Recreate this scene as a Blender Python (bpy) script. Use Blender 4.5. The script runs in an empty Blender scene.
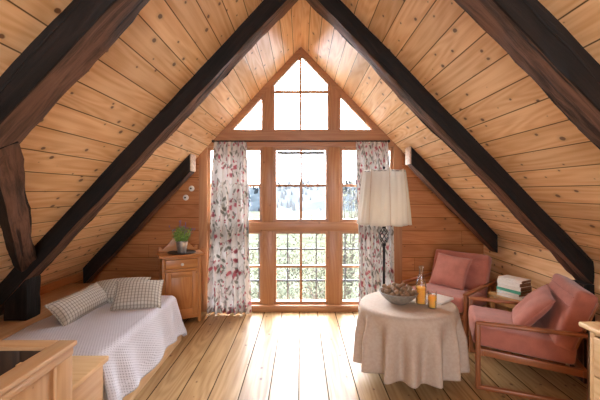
import bpy, bmesh, math, random
from mathutils import Vector, Matrix, Euler, noise

random.seed(7)
R = math.radians
SC = bpy.context.scene
COL = SC.collection

# ------------------------------------------------------------------ camera, sky, light, exposure
cd = bpy.data.cameras.new('camera')
cd.sensor_width = 36.0
cd.lens = 355 / 600 * 36
cd.shift_x = -1 / 600
cd.shift_y = -8 / 600
cd.clip_start = 0.05
cd.clip_end = 600
cam = bpy.data.objects.new('camera', cd)
cam.location = (0, 0, 1.4)
cam.rotation_euler = (R(90), 0, 0)
COL.objects.link(cam)
SC.camera = cam

world = bpy.data.worlds.new('overcast_sky')
SC.world = world
world.use_nodes = True
bg = world.node_tree.nodes['Background']
bg.inputs['Color'].default_value = (0.94, 0.98, 1.06, 1)
# thin cloud, brightest around the veiled sun in front of the window
_t = world.node_tree
_tc = _t.nodes.new('ShaderNodeTexCoord')
_dp = _t.nodes.new('ShaderNodeVectorMath')
_dp.operation = 'DOT_PRODUCT'
_dp.inputs[1].default_value = Vector((-0.24, 0.46, 0.86)).normalized()
_t.links.new(_tc.outputs['Generated'], _dp.inputs[0])
_mr = _t.nodes.new('ShaderNodeMapRange')
_mr.interpolation_type = 'SMOOTHSTEP'
for _i, _v in enumerate((0.32, 1.0, 2.8, 18.0)):
    _mr.inputs[_i + 1].default_value = _v
_t.links.new(_dp.outputs['Value'], _mr.inputs[0])
_t.links.new(_mr.outputs[0], bg.inputs['Strength'])


def portal(name, loc, rx, sx, sy):
    l = bpy.data.lights.new(name, 'AREA')
    l.shape = 'RECTANGLE'
    l.size, l.size_y = sx, sy
    l.cycles.is_portal = True
    o = bpy.data.objects.new(name, l)
    o.location = loc
    o.rotation_euler = (R(rx), 0, 0)
    COL.objects.link(o)


portal('window_portal', (0, 4.40, 1.55), -90, 2.5, 3.1)
portal('rear_fill_portal', (0.075, -1.74, 1.35), 90, 1.55, 1.8)  # daylight fill from the unseen opening added behind the camera

SC.view_settings.view_transform = 'Standard'
SC.view_settings.look = 'None'
SC.view_settings.gamma = 1
SC.view_settings.use_curve_mapping = False
SC.view_settings.exposure = 2.02
SC.cycles.use_denoising = True
SC.cycles.max_bounces = 10
SC.cycles.diffuse_bounces = 6
SC.cycles.transparent_max_bounces = 12
SC.cycles.sample_clamp_indirect = 8


# ------------------------------------------------------------------ node helpers
class NT:
    def __init__(s, name):
        s.m = bpy.data.materials.new(name)
        s.m.use_nodes = True
        s.t = s.m.node_tree
        s.b = s.t.nodes['Principled BSDF']
        s.out = s.t.nodes['Material Output']

    def n(s, typ, **kw):
        nd = s.t.nodes.new(typ)
        for k, v in kw.items():
            setattr(nd, k, v)
        return nd

    def lk(s, a, b):
        s.t.links.new(a, b)

    def put(s, sock, v):
        if isinstance(v, bpy.types.NodeSocket):
            s.lk(v, sock)
        elif isinstance(v, (tuple, list)) and len(v) == 3 and sock.type == 'RGBA':
            sock.default_value = (*v, 1)
        else:
            sock.default_value = v

    def ma(s, op, a, b=0.0, c=0.0, clamp=False):
        nd = s.n('ShaderNodeMath', operation=op, use_clamp=clamp)
        s.put(nd.inputs[0], a)
        s.put(nd.inputs[1], b)
        s.put(nd.inputs[2], c)
        return nd.outputs[0]

    def mix(s, f, a, b, blend='MIX'):
        nd = s.n('ShaderNodeMix', data_type='RGBA', blend_type=blend)
        s.put(nd.inputs[0], f)
        s.put(nd.inputs[6], a)
        s.put(nd.inputs[7], b)
        return nd.outputs[2]

    def xyz(s, x, y, z=0.0):
        nd = s.n('ShaderNodeCombineXYZ')
        for i, v in enumerate((x, y, z)):
            s.put(nd.inputs[i], v)
        return nd.outputs[0]

    def uv(s):
        u = s.n('ShaderNodeUVMap')
        u.uv_map = 'UVMap'
        sp = s.n('ShaderNodeSeparateXYZ')
        s.lk(u.outputs[0], sp.inputs[0])
        return sp.outputs[0], sp.outputs[1]

    def noise(s, vec, scale=1.0, detail=2.0, rough=0.5, dist=0.0):
        nd = s.n('ShaderNodeTexNoise')
        s.lk(vec, nd.inputs['Vector'])
        nd.inputs['Scale'].default_value = scale
        nd.inputs['Detail'].default_value = detail
        nd.inputs['Roughness'].default_value = rough
        nd.inputs['Distortion'].default_value = dist
        return nd.outputs[0]

    def obj(s):
        return s.n('ShaderNodeTexCoord').outputs['Object']

    def white(s, vec):
        nd = s.n('ShaderNodeTexWhiteNoise', noise_dimensions='3D')
        s.lk(vec, nd.inputs[0])
        return nd.outputs[0]

    def voro(s, vec, scale):
        nd = s.n('ShaderNodeTexVoronoi', voronoi_dimensions='2D')
        s.lk(vec, nd.inputs['Vector'])
        nd.inputs['Scale'].default_value = scale
        sp = s.n('ShaderNodeSeparateColor')
        s.lk(nd.outputs['Color'], sp.inputs[0])
        return nd.outputs['Distance'], sp.outputs[0], sp.outputs[1]

    def sstep(s, v, a, b):
        nd = s.n('ShaderNodeMapRange', interpolation_type='SMOOTHSTEP')
        s.put(nd.inputs[0], v)
        s.put(nd.inputs[1], a)
        s.put(nd.inputs[2], b)
        return nd.outputs[0]

    def bump(s, h, strength=0.3, dist=0.01):
        nd = s.n('ShaderNodeBump')
        nd.inputs['Strength'].default_value = strength
        nd.inputs['Distance'].default_value = dist
        s.lk(h, nd.inputs['Height'])
        s.lk(nd.outputs[0], s.b.inputs['Normal'])

    def base(s, c, rough=0.5, metal=0.0, spec=0.5):
        s.put(s.b.inputs['Base Color'], c)
        s.put(s.b.inputs['Roughness'], rough)
        s.b.inputs['Metallic'].default_value = metal
        s.b.inputs['Specular IOR Level'].default_value = spec


def wood(name, light, dark, w=0.0, L=0.0, rough=0.42, knot=1.0, var=0.25, seam=0.0035,
         bump=0.25, spec=0.5, gs=1.0, knotcol=(0.10, 0.035, 0.012)):
    t = NT(name)
    u, v = t.uv()
    if w:
        vw = t.ma('DIVIDE', v, w)
        vi = t.ma('FLOOR', vw)
        r1 = t.white(t.xyz(vi, 3.3, 1.7))
        uu = t.ma('ADD', u, t.ma('MULTIPLY', r1, 9.0))
        if L:
            ul = t.ma('DIVIDE', uu, L)
            ui = t.ma('FLOOR', ul)
            rid = t.white(t.xyz(vi, ui, 5.5))
        else:
            rid = r1
    else:
        uu = u
        geo = t.n('ShaderNodeObjectInfo')
        rid = geo.outputs['Random']
    zz = t.ma('MULTIPLY', rid, 40.0)
    g1 = t.noise(t.xyz(t.ma('MULTIPLY', uu, 1.6 * gs), t.ma('MULTIPLY', v, 38 * gs), zz), 1.0, 3.0, 0.6)
    cont = t.noise(t.xyz(t.ma('MULTIPLY', uu, 0.7 * gs), t.ma('MULTIPLY', v, 5.5 * gs), zz), 1.0, 1.0, 0.4)
    ring = t.ma('MULTIPLY_ADD', t.ma('SINE', t.ma('MULTIPLY', cont, 75.0)), 0.5, 0.5)
    gr = t.ma('ADD', t.ma('MULTIPLY', g1, 0.80), t.ma('MULTIPLY', ring, 0.24))
    gr = t.sstep(gr, 0.25, 0.85)
    c = t.mix(gr, light, dark)
    # each board its own tone
    tone = t.ma('MULTIPLY_ADD', rid, 2 * var, 1 - var)
    rgb = t.xyz(tone, t.ma('POWER', tone, 1.15), t.ma('POWER', tone, 1.35))
    c = t.mix(1.0, c, rgb, 'MULTIPLY')
    h = t.ma('MULTIPLY', gr, -0.25)
    if knot:
        d, ra, rb = t.voro(t.xyz(t.ma('ADD', t.ma('MULTIPLY', uu, 0.70), zz), v), 8.5)
        wob = t.noise(t.xyz(uu, v, 0.0), 40.0, 1.0)
        d = t.ma('ADD', d, t.ma('MULTIPLY', t.ma('SUBTRACT', wob, 0.5), 0.05))
        rad = t.ma('MULTIPLY', t.ma('SUBTRACT', ra, 1 - 0.60 * knot), 0.23)
        k = t.ma('MULTIPLY', t.ma('SUBTRACT', rad, d), 28.0, clamp=True)
        halo = t.ma('MULTIPLY', t.ma('SUBTRACT', t.ma('MULTIPLY', rad, 2.2), d), 6.0, clamp=True)
        c = t.mix(t.ma('MULTIPLY', halo, 0.28), c, tuple(x * 0.55 for x in dark))
        c = t.mix(t.ma('MULTIPLY', k, 0.85), c, knotcol)
    if w:
        fr = t.ma('FRACT', vw)
        e = t.ma('MULTIPLY', t.ma('MINIMUM', fr, t.ma('SUBTRACT', 1.0, fr)), w)
        if L:
            fu = t.ma('FRACT', ul)
            eu = t.ma('MULTIPLY', t.ma('MINIMUM', fu, t.ma('SUBTRACT', 1.0, fu)), L)
            e = t.ma('MINIMUM', e, t.ma('ADD', eu, seam * 0.35))
        sm = t.ma('SUBTRACT', 1.0, t.sstep(e, seam * 0.35, seam))
        c = t.mix(t.ma('MULTIPLY', sm, 0.9), c, tuple(x * 0.12 for x in dark))
        h = t.ma('SUBTRACT', h, t.ma('MULTIPLY', sm, 2.0))
    t.base(c, t.ma('MULTIPLY_ADD', gr, 0.10, rough - 0.05), 0, spec)
    if w:      # nothing shines in the gaps between boards
        t.lk(t.ma('MULTIPLY', t.ma('SUBTRACT', 1.0, sm), spec), t.b.inputs['Specular IOR Level'])
    t.bump(h, bump, 0.004)
    return t.m


def hewn(name, a, b, bump=0.9):
    t = NT(name)
    u, v = t.uv()
    z = t.ma('MULTIPLY', t.n('ShaderNodeObjectInfo').outputs['Random'], 30.0)
    g = t.noise(t.xyz(t.ma('MULTIPLY', u, 3.0), t.ma('MULTIPLY', v, 30.0), z), 1.0, 5.0, 0.7, 0.6)
    g2 = t.noise(t.xyz(t.ma('MULTIPLY', u, 2.0), t.ma('MULTIPLY', v, 6.0), z), 1.0, 3.0, 0.6)
    f = t.ma('ADD', t.ma('MULTIPLY', g, 0.65), t.ma('MULTIPLY', g2, 0.45))
    c = t.mix(t.sstep(f, 0.38, 0.72), a, b)
    crack = t.ma('SUBTRACT', 1.0, t.sstep(t.noise(t.xyz(t.ma('MULTIPLY', u, 1.1), t.ma('MULTIPLY', v, 30.0), z), 1.0, 2.0), 0.30, 0.36))
    c = t.mix(t.ma('MULTIPLY', crack, 0.85), c, (0.008, 0.005, 0.004))
    t.base(c, 0.7, 0, 0.3)
    t.bump(t.ma('SUBTRACT', f, crack), bump, 0.012)
    return t.m


def plain(name, c, rough=0.5, metal=0.0, spec=0.5, nz=0.0, ns=60.0):
    t = NT(name)
    if nz:
        n = t.noise(t.obj(), ns, 3.0)
        t.base(t.mix(t.sstep(n, 0.3, 0.7), tuple(x * (1 - nz) for x in c), tuple(min(1, x * (1 + nz)) for x in c)), rough, metal, spec)
        t.bump(n, 0.2, 0.003)
    else:
        t.base(c, rough, metal, spec)
    return t.m


def fabric(name, c, rough=0.9, sc=900.0, strength=0.25, var=0.12, sheen=0.2):
    t = NT(name)
    n = t.noise(t.obj(), 14.0, 3.0)
    n2 = t.noise(t.obj(), sc * 0.35, 2.0)
    f = t.ma('ADD', t.ma('MULTIPLY', n, 0.6), t.ma('MULTIPLY', n2, 0.4))
    t.base(t.mix(t.sstep(f, 0.3, 0.7), tuple(x * (1 - var) for x in c), tuple(min(1, x * (1 + var)) for x in c)), rough, 0, 0.15)
    t.b.inputs['Sheen Weight'].default_value = sheen
    t.bump(n2, strength, 0.002)
    return t.m


def thin_glass(name, tint=(1, 1, 1), refl=0.07, rough=0.02):
    t = NT(name)
    tr = t.n('ShaderNodeBsdfTransparent')
    tr.inputs[0].default_value = (*tint, 1)
    gl = t.n('ShaderNodeBsdfGlossy')
    gl.inputs['Roughness'].default_value = rough
    lw = t.n('ShaderNodeLayerWeight')
    lw.inputs[0].default_value = 0.25
    f = t.ma('MULTIPLY_ADD', lw.outputs['Fresnel'], 0.6, refl * 0.3, clamp=True)
    mx = t.n('ShaderNodeMixShader')
    t.lk(f, mx.inputs[0])
    t.lk(tr.outputs[0], mx.inputs[1])
    t.lk(gl.outputs[0], mx.inputs[2])
    t.lk(mx.outputs[0], t.out.inputs[0])
    return t.m


def translucent(m, f, col, link=None):
    """let light pass through a thin cloth"""
    nt = m.node_tree
    b = nt.nodes['Principled BSDF']
    tl = nt.nodes.new('ShaderNodeBsdfTranslucent')
    tl.inputs[0].default_value = (*col, 1)
    if link is not None:
        nt.links.new(link, tl.inputs[0])
    mx = nt.nodes.new('ShaderNodeMixShader')
    mx.inputs[0].default_value = f
    nt.links.new(b.outputs[0], mx.inputs[1])
    nt.links.new(tl.outputs[0], mx.inputs[2])
    nt.links.new(mx.outputs[0], nt.nodes['Material Output'].inputs[0])
    return m


PINE_L, PINE_D = (0.60, 0.335, 0.135), (0.47, 0.225, 0.075)
M = {}
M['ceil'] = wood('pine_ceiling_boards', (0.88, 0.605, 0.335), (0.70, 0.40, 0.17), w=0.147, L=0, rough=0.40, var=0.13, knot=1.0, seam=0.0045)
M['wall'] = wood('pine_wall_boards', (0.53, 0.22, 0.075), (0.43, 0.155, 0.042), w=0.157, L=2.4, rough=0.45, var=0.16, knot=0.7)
M['floor'] = wood('pine_floor_boards', (0.43, 0.275, 0.125), (0.28, 0.155, 0.06), w=0.205, L=0, rough=0.38, var=0.12, knot=0.75, seam=0.0065, spec=0.22)
_b = M['floor'].node_tree.nodes['Principled BSDF']
_b.inputs['Coat Weight'].default_value = 0.0
_b.inputs['Coat Roughness'].default_value = 0.2
M['frame'] = wood('pine_window_timber', (0.43, 0.21, 0.09), (0.35, 0.15, 0.06), rough=0.4, knot=0.55, var=0.08)
M['parapet'] = wood('pale_pine_parapet', (0.54, 0.33, 0.165), (0.45, 0.25, 0.11), rough=0.4, knot=0.35, var=0.07)
M['chest'] = wood('pale_pine_chest', (0.72, 0.50, 0.26), (0.62, 0.39, 0.18), rough=0.4, knot=0.5, var=0.05)
M['cab'] = wood('orange_pine_cabinet', (0.52, 0.235, 0.075), (0.42, 0.165, 0.045), rough=0.4, knot=0.45, var=0.05)
M['teak'] = wood('reddish_teak', (0.36, 0.135, 0.052), (0.26, 0.085, 0.03), rough=0.35, knot=0, var=0.08, gs=1.4)
M['stair'] = wood('shaded_stair_boards', (0.06, 0.035, 0.02), (0.035, 0.02, 0.012), rough=0.6, knot=0)  # same pine as the parapet, darkened to stand for the unlit stairwell
M['stool'] = wood('yellow_pine_table', (0.60, 0.36, 0.14), (0.48, 0.25, 0.08), rough=0.4, knot=0.3, var=0.05)
M['beam'] = hewn('old_dark_hewn_timber', (0.03, 0.016, 0.010), (0.21, 0.108, 0.066))  # brown copy of the timber, painted as the lit undersides
M['beam_shade'] = hewn('shaded_hewn_timber', (0.004, 0.003, 0.002), (0.017, 0.010, 0.007), 0.7)  # darker copy of the same timber, for sides painted as backlit
M['endgrain'] = plain('pale_sawn_end', (0.62, 0.48, 0.36), 0.7, nz=0.25, ns=40)
M['dark'] = plain('dark_turned_wood', (0.03, 0.02, 0.015), 0.5)
M['iron'] = plain('black_wrought_iron', (0.02, 0.02, 0.022), 0.45, 0.6)
M['grille'] = plain('dark_painted_steel', (0.03, 0.035, 0.045), 0.5, 0.3)
M['glass'] = thin_glass('window_glass')
M['bottleglass'] = thin_glass('clear_bottle_glass', (0.985, 0.99, 0.985), 0.12)
M['porcelain'] = plain('white_porcelain', (0.78, 0.74, 0.68), 0.25)
M['zinc'] = plain('zinc_bucket', (0.62, 0.60, 0.58), 0.38, 0.85, nz=0.12, ns=25)
M['tray'] = plain('dark_slate_tray', (0.05, 0.04, 0.035), 0.5)
M['leaf'] = plain('green_leaf', (0.20, 0.34, 0.07), 0.6, nz=0.35, ns=30)
M['lavender'] = plain('lavender_bud', (0.22, 0.14, 0.26), 0.7)
M['soil'] = plain('potting_soil', (0.03, 0.02, 0.014), 0.95, nz=0.4)
M['bowl'] = plain('grey_stoneware', (0.25, 0.22, 0.18), 0.5, nz=0.18, ns=40)
M['nut'] = plain('walnut_shell', (0.25, 0.145, 0.075), 0.7, nz=0.55, ns=110)
M['page'] = plain('book_pages', (0.80, 0.76, 0.68), 0.85, nz=0.08, ns=250)
M['board'] = plain('white_painted_board', (0.78, 0.74, 0.69), 0.5, nz=0.05, ns=20)
M['mattress'] = fabric('white_mattress', (0.70, 0.68, 0.66))
M['pink'] = fabric('dusty_rose_upholstery', (0.43, 0.155, 0.112), var=0.12, sheen=0.3)
M['pinkpil'] = fabric('dusty_rose_cushion', (0.47, 0.19, 0.145), var=0.12, sheen=0.3)
M['bulb'] = NT('lit_bulb').m
_b = M['bulb'].node_tree.nodes['Principled BSDF']
_b.inputs['Emission Color'].default_value = (1.0, 0.72, 0.42, 1)
_b.inputs['Emission Strength'].default_value = 5
# juice
t = NT('orange_juice')
t.base((1.0, 0.46, 0.07), 0.35)
t.b.inputs['Subsurface Weight'].default_value = 0.9
t.b.inputs['Subsurface Radius'].default_value = (1.0, 0.5, 0.15)
t.b.inputs['Subsurface Scale'].default_value = 0.04
M['juice'] = t.m
# tablecloth
t = NT('ecru_linen_tablecloth')
n = t.noise(t.obj(), 420.0, 2.0)
n2 = t.noise(t.obj(), 55.0, 3.0)
t.base(t.mix(t.sstep(n2, 0.35, 0.65), (0.57, 0.455, 0.36), (0.62, 0.525, 0.435)), 0.85, 0, 0.2)
t.bump(t.ma('ADD', n, n2), 0.25, 0.002)
M['cloth'] = translucent(t.m, 0.22, (0.80, 0.66, 0.54))
# lampshade
t = NT('cream_pleated_shade')
u, v = t.uv()
n = t.noise(t.xyz(t.ma('MULTIPLY', u, 30.0), t.ma('MULTIPLY', v, 6.0), 0.0), 1.0, 3.0)
t.base(t.mix(n, (0.68, 0.65, 0.60), (0.74, 0.71, 0.66)), 0.85, 0, 0.2)
t.bump(n, 0.35, 0.004)
M['shade'] = translucent(t.m, 0.45, (0.74, 0.71, 0.65))
# waffle bedspread
t = NT('dotted_white_bedspread')
u, v = t.uv()
s = 0.0185
fu = t.ma('SUBTRACT', t.ma('FRACT', t.ma('ADD', t.ma('DIVIDE', u, s), t.ma('MULTIPLY', t.ma('FLOOR', t.ma('DIVIDE', v, s)), 0.5))), 0.5)
fv = t.ma('SUBTRACT', t.ma('FRACT', t.ma('DIVIDE', v, s)), 0.5)
d = t.ma('SQRT', t.ma('ADD', t.ma('MULTIPLY', fu, fu), t.ma('MULTIPLY', fv, fv)))
dot = t.ma('SUBTRACT', 1.0, t.sstep(d, 0.16, 0.34))
n = t.noise(t.xyz(u, v, 0.0), 9.0, 3.0)
c = t.mix(n, (0.58, 0.595, 0.655), (0.65, 0.665, 0.725))
c = t.mix(t.ma('MULTIPLY', dot, 0.48), c, (0.44, 0.42, 0.50))
t.base(c, 0.9, 0, 0.15)
t.bump(t.ma('ADD', dot, n), 0.5, 0.006)
M['spread'] = t.m
# checked pillow
t = NT('grey_checked_linen')
u, v = t.uv()


def band(x, p, wd):
    f = t.ma('FRACT', t.ma('DIVIDE', x, p))
    return t.ma('SUBTRACT', 1.0, t.sstep(t.ma('ABSOLUTE', t.ma('SUBTRACT', f, 0.5)), wd * 0.6, wd))


c = t.mix(t.noise(t.xyz(u, v, 0.0), 20.0, 2.0), (0.58, 0.57, 0.52), (0.66, 0.645, 0.59))
c = t.mix(t.ma('MULTIPLY', band(v, 0.026, 0.20), 0.55), c, (0.30, 0.29, 0.245))
c = t.mix(t.ma('MULTIPLY', band(u, 0.026, 0.17), 0.75), c, (0.20, 0.19, 0.165))
t.base(c, 0.95, 0, 0.1)
t.bump(t.noise(t.xyz(u, v, 0.0), 400.0, 2.0), 0.2, 0.002)
M['check'] = t.m
# flowered curtain
t = NT('flowered_curtain_cloth')
u, v = t.uv()
wb = t.noise(t.xyz(u, v, 0.0), 45.0, 2.0)
wq = t.ma('MULTIPLY', t.ma('SUBTRACT', wb, 0.5), 0.35)
base = t.mix(t.noise(t.xyz(u, v, 2.0), 30.0, 2.0), (0.77, 0.75, 0.73), (0.81, 0.795, 0.775))
stem = t.noise(t.xyz(t.ma('MULTIPLY', u, 9.0), t.ma('MULTIPLY', v, 4.0), 1.0), 1.0, 2.0)
sm = t.ma('SUBTRACT', 1.0, t.sstep(t.ma('ABSOLUTE', t.ma('SUBTRACT', stem, 0.5)), 0.004, 0.014))
c = t.mix(t.ma('MULTIPLY', sm, 0.55), base, (0.30, 0.29, 0.22))
for ang, off, tone in ((0.6, 0.0, (0.14, 0.16, 0.12)), (-0.5, 3.1, (0.21, 0.21, 0.17))):
    ca, sa = math.cos(ang), math.sin(ang)
    a = t.ma('ADD', t.ma('MULTIPLY', u, ca), t.ma('MULTIPLY', v, sa))
    b = t.ma('ADD', t.ma('MULTIPLY', u, -sa), t.ma('MULTIPLY', v, ca))
    d, ra, rb = t.voro(t.xyz(t.ma('ADD', t.ma('MULTIPLY', a, 2.6), off), b), 8.0)
    lf = t.ma('MULTIPLY', t.ma('MULTIPLY', t.ma('SUBTRACT', 0.30, t.ma('ADD', d, t.ma('MULTIPLY', wq, 0.3))), 12.0, clamp=True), t.ma('GREATER_THAN', ra, 0.60))
    c = t.mix(t.ma('MULTIPLY', lf, 0.75), c, tone)
for sc_, off, rad, thr in ((8.5, 0.0, 0.27, 0.66), (14.0, 7.7, 0.27, 0.74), (24.0, 2.2, 0.28, 0.84)):
    d, ra, rb = t.voro(t.xyz(t.ma('ADD', u, off), v), sc_)
    fl = t.ma('MULTIPLY', t.ma('MULTIPLY', t.ma('SUBTRACT', rad, t.ma('ADD', d, wq)), 9.0, clamp=True), t.ma('GREATER_THAN', ra, thr))
    hue = t.mix(rb, (0.30, 0.02, 0.05), (0.60, 0.17, 0.22))
    hue = t.mix(t.ma('MULTIPLY', t.sstep(d, 0.05, 0.3), 0.5), hue, (0.66, 0.30, 0.33))
    c = t.mix(t.ma('MULTIPLY', fl, 0.9), c, hue)
t.base(c, 0.9, 0, 0.15)
t.bump(t.noise(t.xyz(u, v, 0.0), 500.0, 2.0), 0.12, 0.001)
M['curtain'] = translucent(t.m, 0.22, (0.84, 0.80, 0.76), c)
# outdoors
M['meadow'] = plain('meadow_grass', (0.03, 0.033, 0.023), 0.9 , spec=0.0, nz=0.4, ns=0.8)
M['hill'] = plain('wooded_hillside', (0.015, 0.019, 0.022), 0.95 , spec=0.0, nz=0.3, ns=0.25)
M['conifer'] = plain('conifer_needles', (0.010, 0.0135, 0.016), 0.9 , spec=0.0, nz=0.3, ns=0.4)
M['bushleaf'] = plain('pale_spring_leaf', (0.072, 0.075, 0.048), 0.8 , spec=0.0, nz=0.3, ns=2.0)
M['bushleaf2'] = plain('grey_green_leaf', (0.05, 0.055, 0.038), 0.8 , spec=0.0, nz=0.3, ns=2.0)
M['twig'] = plain('grey_twig', (0.07, 0.06, 0.05), 0.9, spec=0.0)


# ------------------------------------------------------------------ mesh helpers
class MB:
    def __init__(s):
        s.bm = bmesh.new()
        s.uv = s.bm.loops.layers.uv.new('UVMap')

    def _merge(s, tb, mat=None):
        if mat is not None:
            tb.transform(mat)
        me = bpy.data.meshes.new('tmp')
        tb.to_mesh(me)
        tb.free()
        s.bm.from_mesh(me)
        bpy.data.meshes.remove(me)

    def box(s, c, size, rot=None, g=None, bev=0.004, seg=2, taper=None):
        tb = bmesh.new()
        uvl = tb.loops.layers.uv.new('UVMap')
        bmesh.ops.create_cube(tb, size=1.0)
        for v in tb.verts:
            v.co = Vector((v.co.x * size[0], v.co.y * size[1], v.co.z * size[2]))
            if taper and v.co.z < 0:
                v.co.x *= taper
                v.co.y *= taper
        if bev:
            bev = min(bev, min(size) * 0.45)
            bmesh.ops.bevel(tb, geom=tb.edges[:], offset=bev, segments=seg, profile=0.5, affect='EDGES')
        tb.normal_update()
        if g is None:
            g = max(range(3), key=lambda i: size[i])
        o = random.uniform(0, 5), random.uniform(0, 5)
        for f in tb.faces:
            n = f.normal
            ax = max(range(3), key=lambda i: abs(n[i]))
            if ax == g:
                a, b = [i for i in range(3) if i != ax]
            else:
                a = g
                b = [i for i in range(3) if i not in (ax, g)][0]
            for l in f.loops:
                l[uvl].uv = (l.vert.co[a] + o[0], l.vert.co[b] + o[1] + 0.37 * ax)
        m = Matrix.Translation(Vector(c))
        if rot is not None:
            m = m @ (Euler(rot).to_matrix().to_4x4() if not isinstance(rot, Matrix) else rot.to_4x4())
        s._merge(tb, m)
        return s

    def bx(s, x0, x1, y0, y1, z0, z1, **k):
        return s.box(((x0 + x1) / 2, (y0 + y1) / 2, (z0 + z1) / 2), (abs(x1 - x0), abs(y1 - y0), abs(z1 - z0)), **k)

    def bar(s, p, q, w, h, up=(0, 0, 1), bev=0.004, seg=2):
        """a straight bar of section w x h from p to q"""
        p, q = Vector(p), Vector(q)
        d = (q - p)
        x = d.normalized()
        z = Vector(up)
        z = (z - x * z.dot(x)).normalized()
        y = z.cross(x)
        rot = Matrix((x, y, z)).transposed()
        return s.box((p + q) / 2, (d.length, w, h), rot=rot, g=0, bev=bev, seg=seg)

    def grid(s, fn, nu, nv, uvf=None, wrap=False, flip=False, mat=None):
        """fn(i/nu, j/nv) -> point ; wrap closes the u direction"""
        tb = bmesh.new()
        uvl = tb.loops.layers.uv.new('UVMap')
        cols = nu if wrap else nu + 1
        V = [[tb.verts.new(fn(i / nu, j / nv)) for j in range(nv + 1)] for i in range(cols)]
        for i in range(nu):
            for j in range(nv):
                i2 = (i + 1) % cols
                vs = [V[i][j], V[i2][j], V[i2][j + 1], V[i][j + 1]]
                uvs = [(i, j), (i + 1, j), (i + 1, j + 1), (i, j + 1)]
                if flip:
                    vs.reverse()
                    uvs.reverse()
                try:
                    f = tb.faces.new(vs)
                except ValueError:
                    continue
                for l, (a, b) in zip(f.loops, uvs):
                    l[uvl].uv = uvf(a / nu, b / nv) if uvf else (a / nu, b / nv)
        s._merge(tb, mat)
        return s

    def lathe(s, prof, seg=32, loc=(0, 0, 0), cap=True, mat=None):
        m = Matrix.Translation(Vector(loc))
        if mat is not None:
            m = m @ mat
        tb = bmesh.new()
        uvl = tb.loops.layers.uv.new('UVMap')
        rings = [[tb.verts.new((r * math.cos(2 * math.pi * k / seg), r * math.sin(2 * math.pi * k / seg), z)) for k in range(seg)] for r, z in prof]
        for a in range(len(rings) - 1):
            for k in range(seg):
                k2 = (k + 1) % seg
                f = tb.faces.new((rings[a][k], rings[a][k2], rings[a + 1][k2], rings[a + 1][k]))
                for l, (x, y) in zip(f.loops, ((k, a), (k + 1, a), (k + 1, a + 1), (k, a + 1))):
                    l[uvl].uv = (prof[y][1] + prof[y][0], x / seg * 0.3)
        if cap:
            if prof[0][0] > 1e-5:
                tb.faces.new(list(reversed(rings[0])))
            if prof[-1][0] > 1e-5:
                tb.faces.new(rings[-1])
        bmesh.ops.remove_doubles(tb, verts=tb.verts[:], dist=1e-6)
        bmesh.ops.recalc_face_normals(tb, faces=tb.faces[:])
        s._merge(tb, m)
        return s

    def tube(s, pts, r, seg=10, closed=False, cap=True):
        pts = [Vector(p) for p in pts]
        n = len(pts)
        rr = r if isinstance(r, (list, tuple)) else [r] * n
        tb = bmesh.new()
        uvl = tb.loops.layers.uv.new('UVMap')
        rings = []
        up = None
        dist = 0
        ds = []
        for i, p in enumerate(pts):
            if closed:
                d = pts[(i + 1) % n] - pts[i - 1]
            else:
                d = pts[min(i + 1, n - 1)] - pts[max(i - 1, 0)]
            d.normalize()
            if up is None:
                up = Vector((0, 0, 1)) if abs(d.z) < 0.9 else Vector((1, 0, 0))
            up = (up - d * up.dot(d)).normalized()
            w = d.cross(up)
            rings.append([tb.verts.new(p + (up * math.cos(2 * math.pi * k / seg) + w * math.sin(2 * math.pi * k / seg)) * rr[i]) for k in range(seg)])
            if i:
                dist += (p - pts[i - 1]).length
            ds.append(dist)
        for a in range(n if closed else n - 1):
            b = (a + 1) % n
            for k in range(seg):
                k2 = (k + 1) % seg
                f = tb.faces.new((rings[a][k], rings[a][k2], rings[b][k2], rings[b][k]))
                for l, (x, y) in zip(f.loops, ((a, k), (a, k + 1), (b, k + 1), (b, k))):
                    l[uvl].uv = (ds[x], y / seg * 0.1)
        if cap and not closed:
            tb.faces.new(list(reversed(rings[0])))
            tb.faces.new(rings[-1])
        bmesh.ops.recalc_face_normals(tb, faces=tb.faces[:])
        s._merge(tb)
        return s

    def prism(s, poly, y0, y1, g='x', mat=None, bev=0.0):
        """poly in the x-z plane, pushed along y ; g = grain direction"""
        tb = bmesh.new()
        uvl = tb.loops.layers.uv.new('UVMap')
        a = [tb.verts.new((x, y0, z)) for x, z in poly]
        b = [tb.verts.new((x, y1, z)) for x, z in poly]
        n = len(poly)
        tb.faces.new(a)
        tb.faces.new(list(reversed(b)))
        for i in range(n):
            tb.faces.new((a[i], b[i], b[(i + 1) % n], a[(i + 1) % n]))
        bmesh.ops.recalc_face_normals(tb, faces=tb.faces[:])
        if bev:
            bmesh.ops.bevel(tb, geom=tb.edges[:], offset=bev, segments=2, profile=0.5, affect='EDGES')
        for f in tb.faces:
            for l in f.loops:
                c = l.vert.co
                if abs(f.normal.y) > 0.5:
                    l[uvl].uv = (c.x, c.z) if g == 'x' else (c.z, c.x)
                else:
                    q = c.x if abs(f.normal.z) > abs(f.normal.x) else c.z
                    l[uvl].uv = (q, c.y)
        s._merge(tb, mat)
        return s

    def ball(s, c, r, sub=2, scale=(1, 1, 1)):
        tb = bmesh.new()
        tb.loops.layers.uv.new('UVMap')
        bmesh.ops.create_icosphere(tb, subdivisions=sub, radius=r)
        for v in tb.verts:
            v.co = Vector((v.co.x * scale[0], v.co.y * scale[1], v.co.z * scale[2]))
        s._merge(tb, Matrix.Translation(Vector(c)))
        return s

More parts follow.
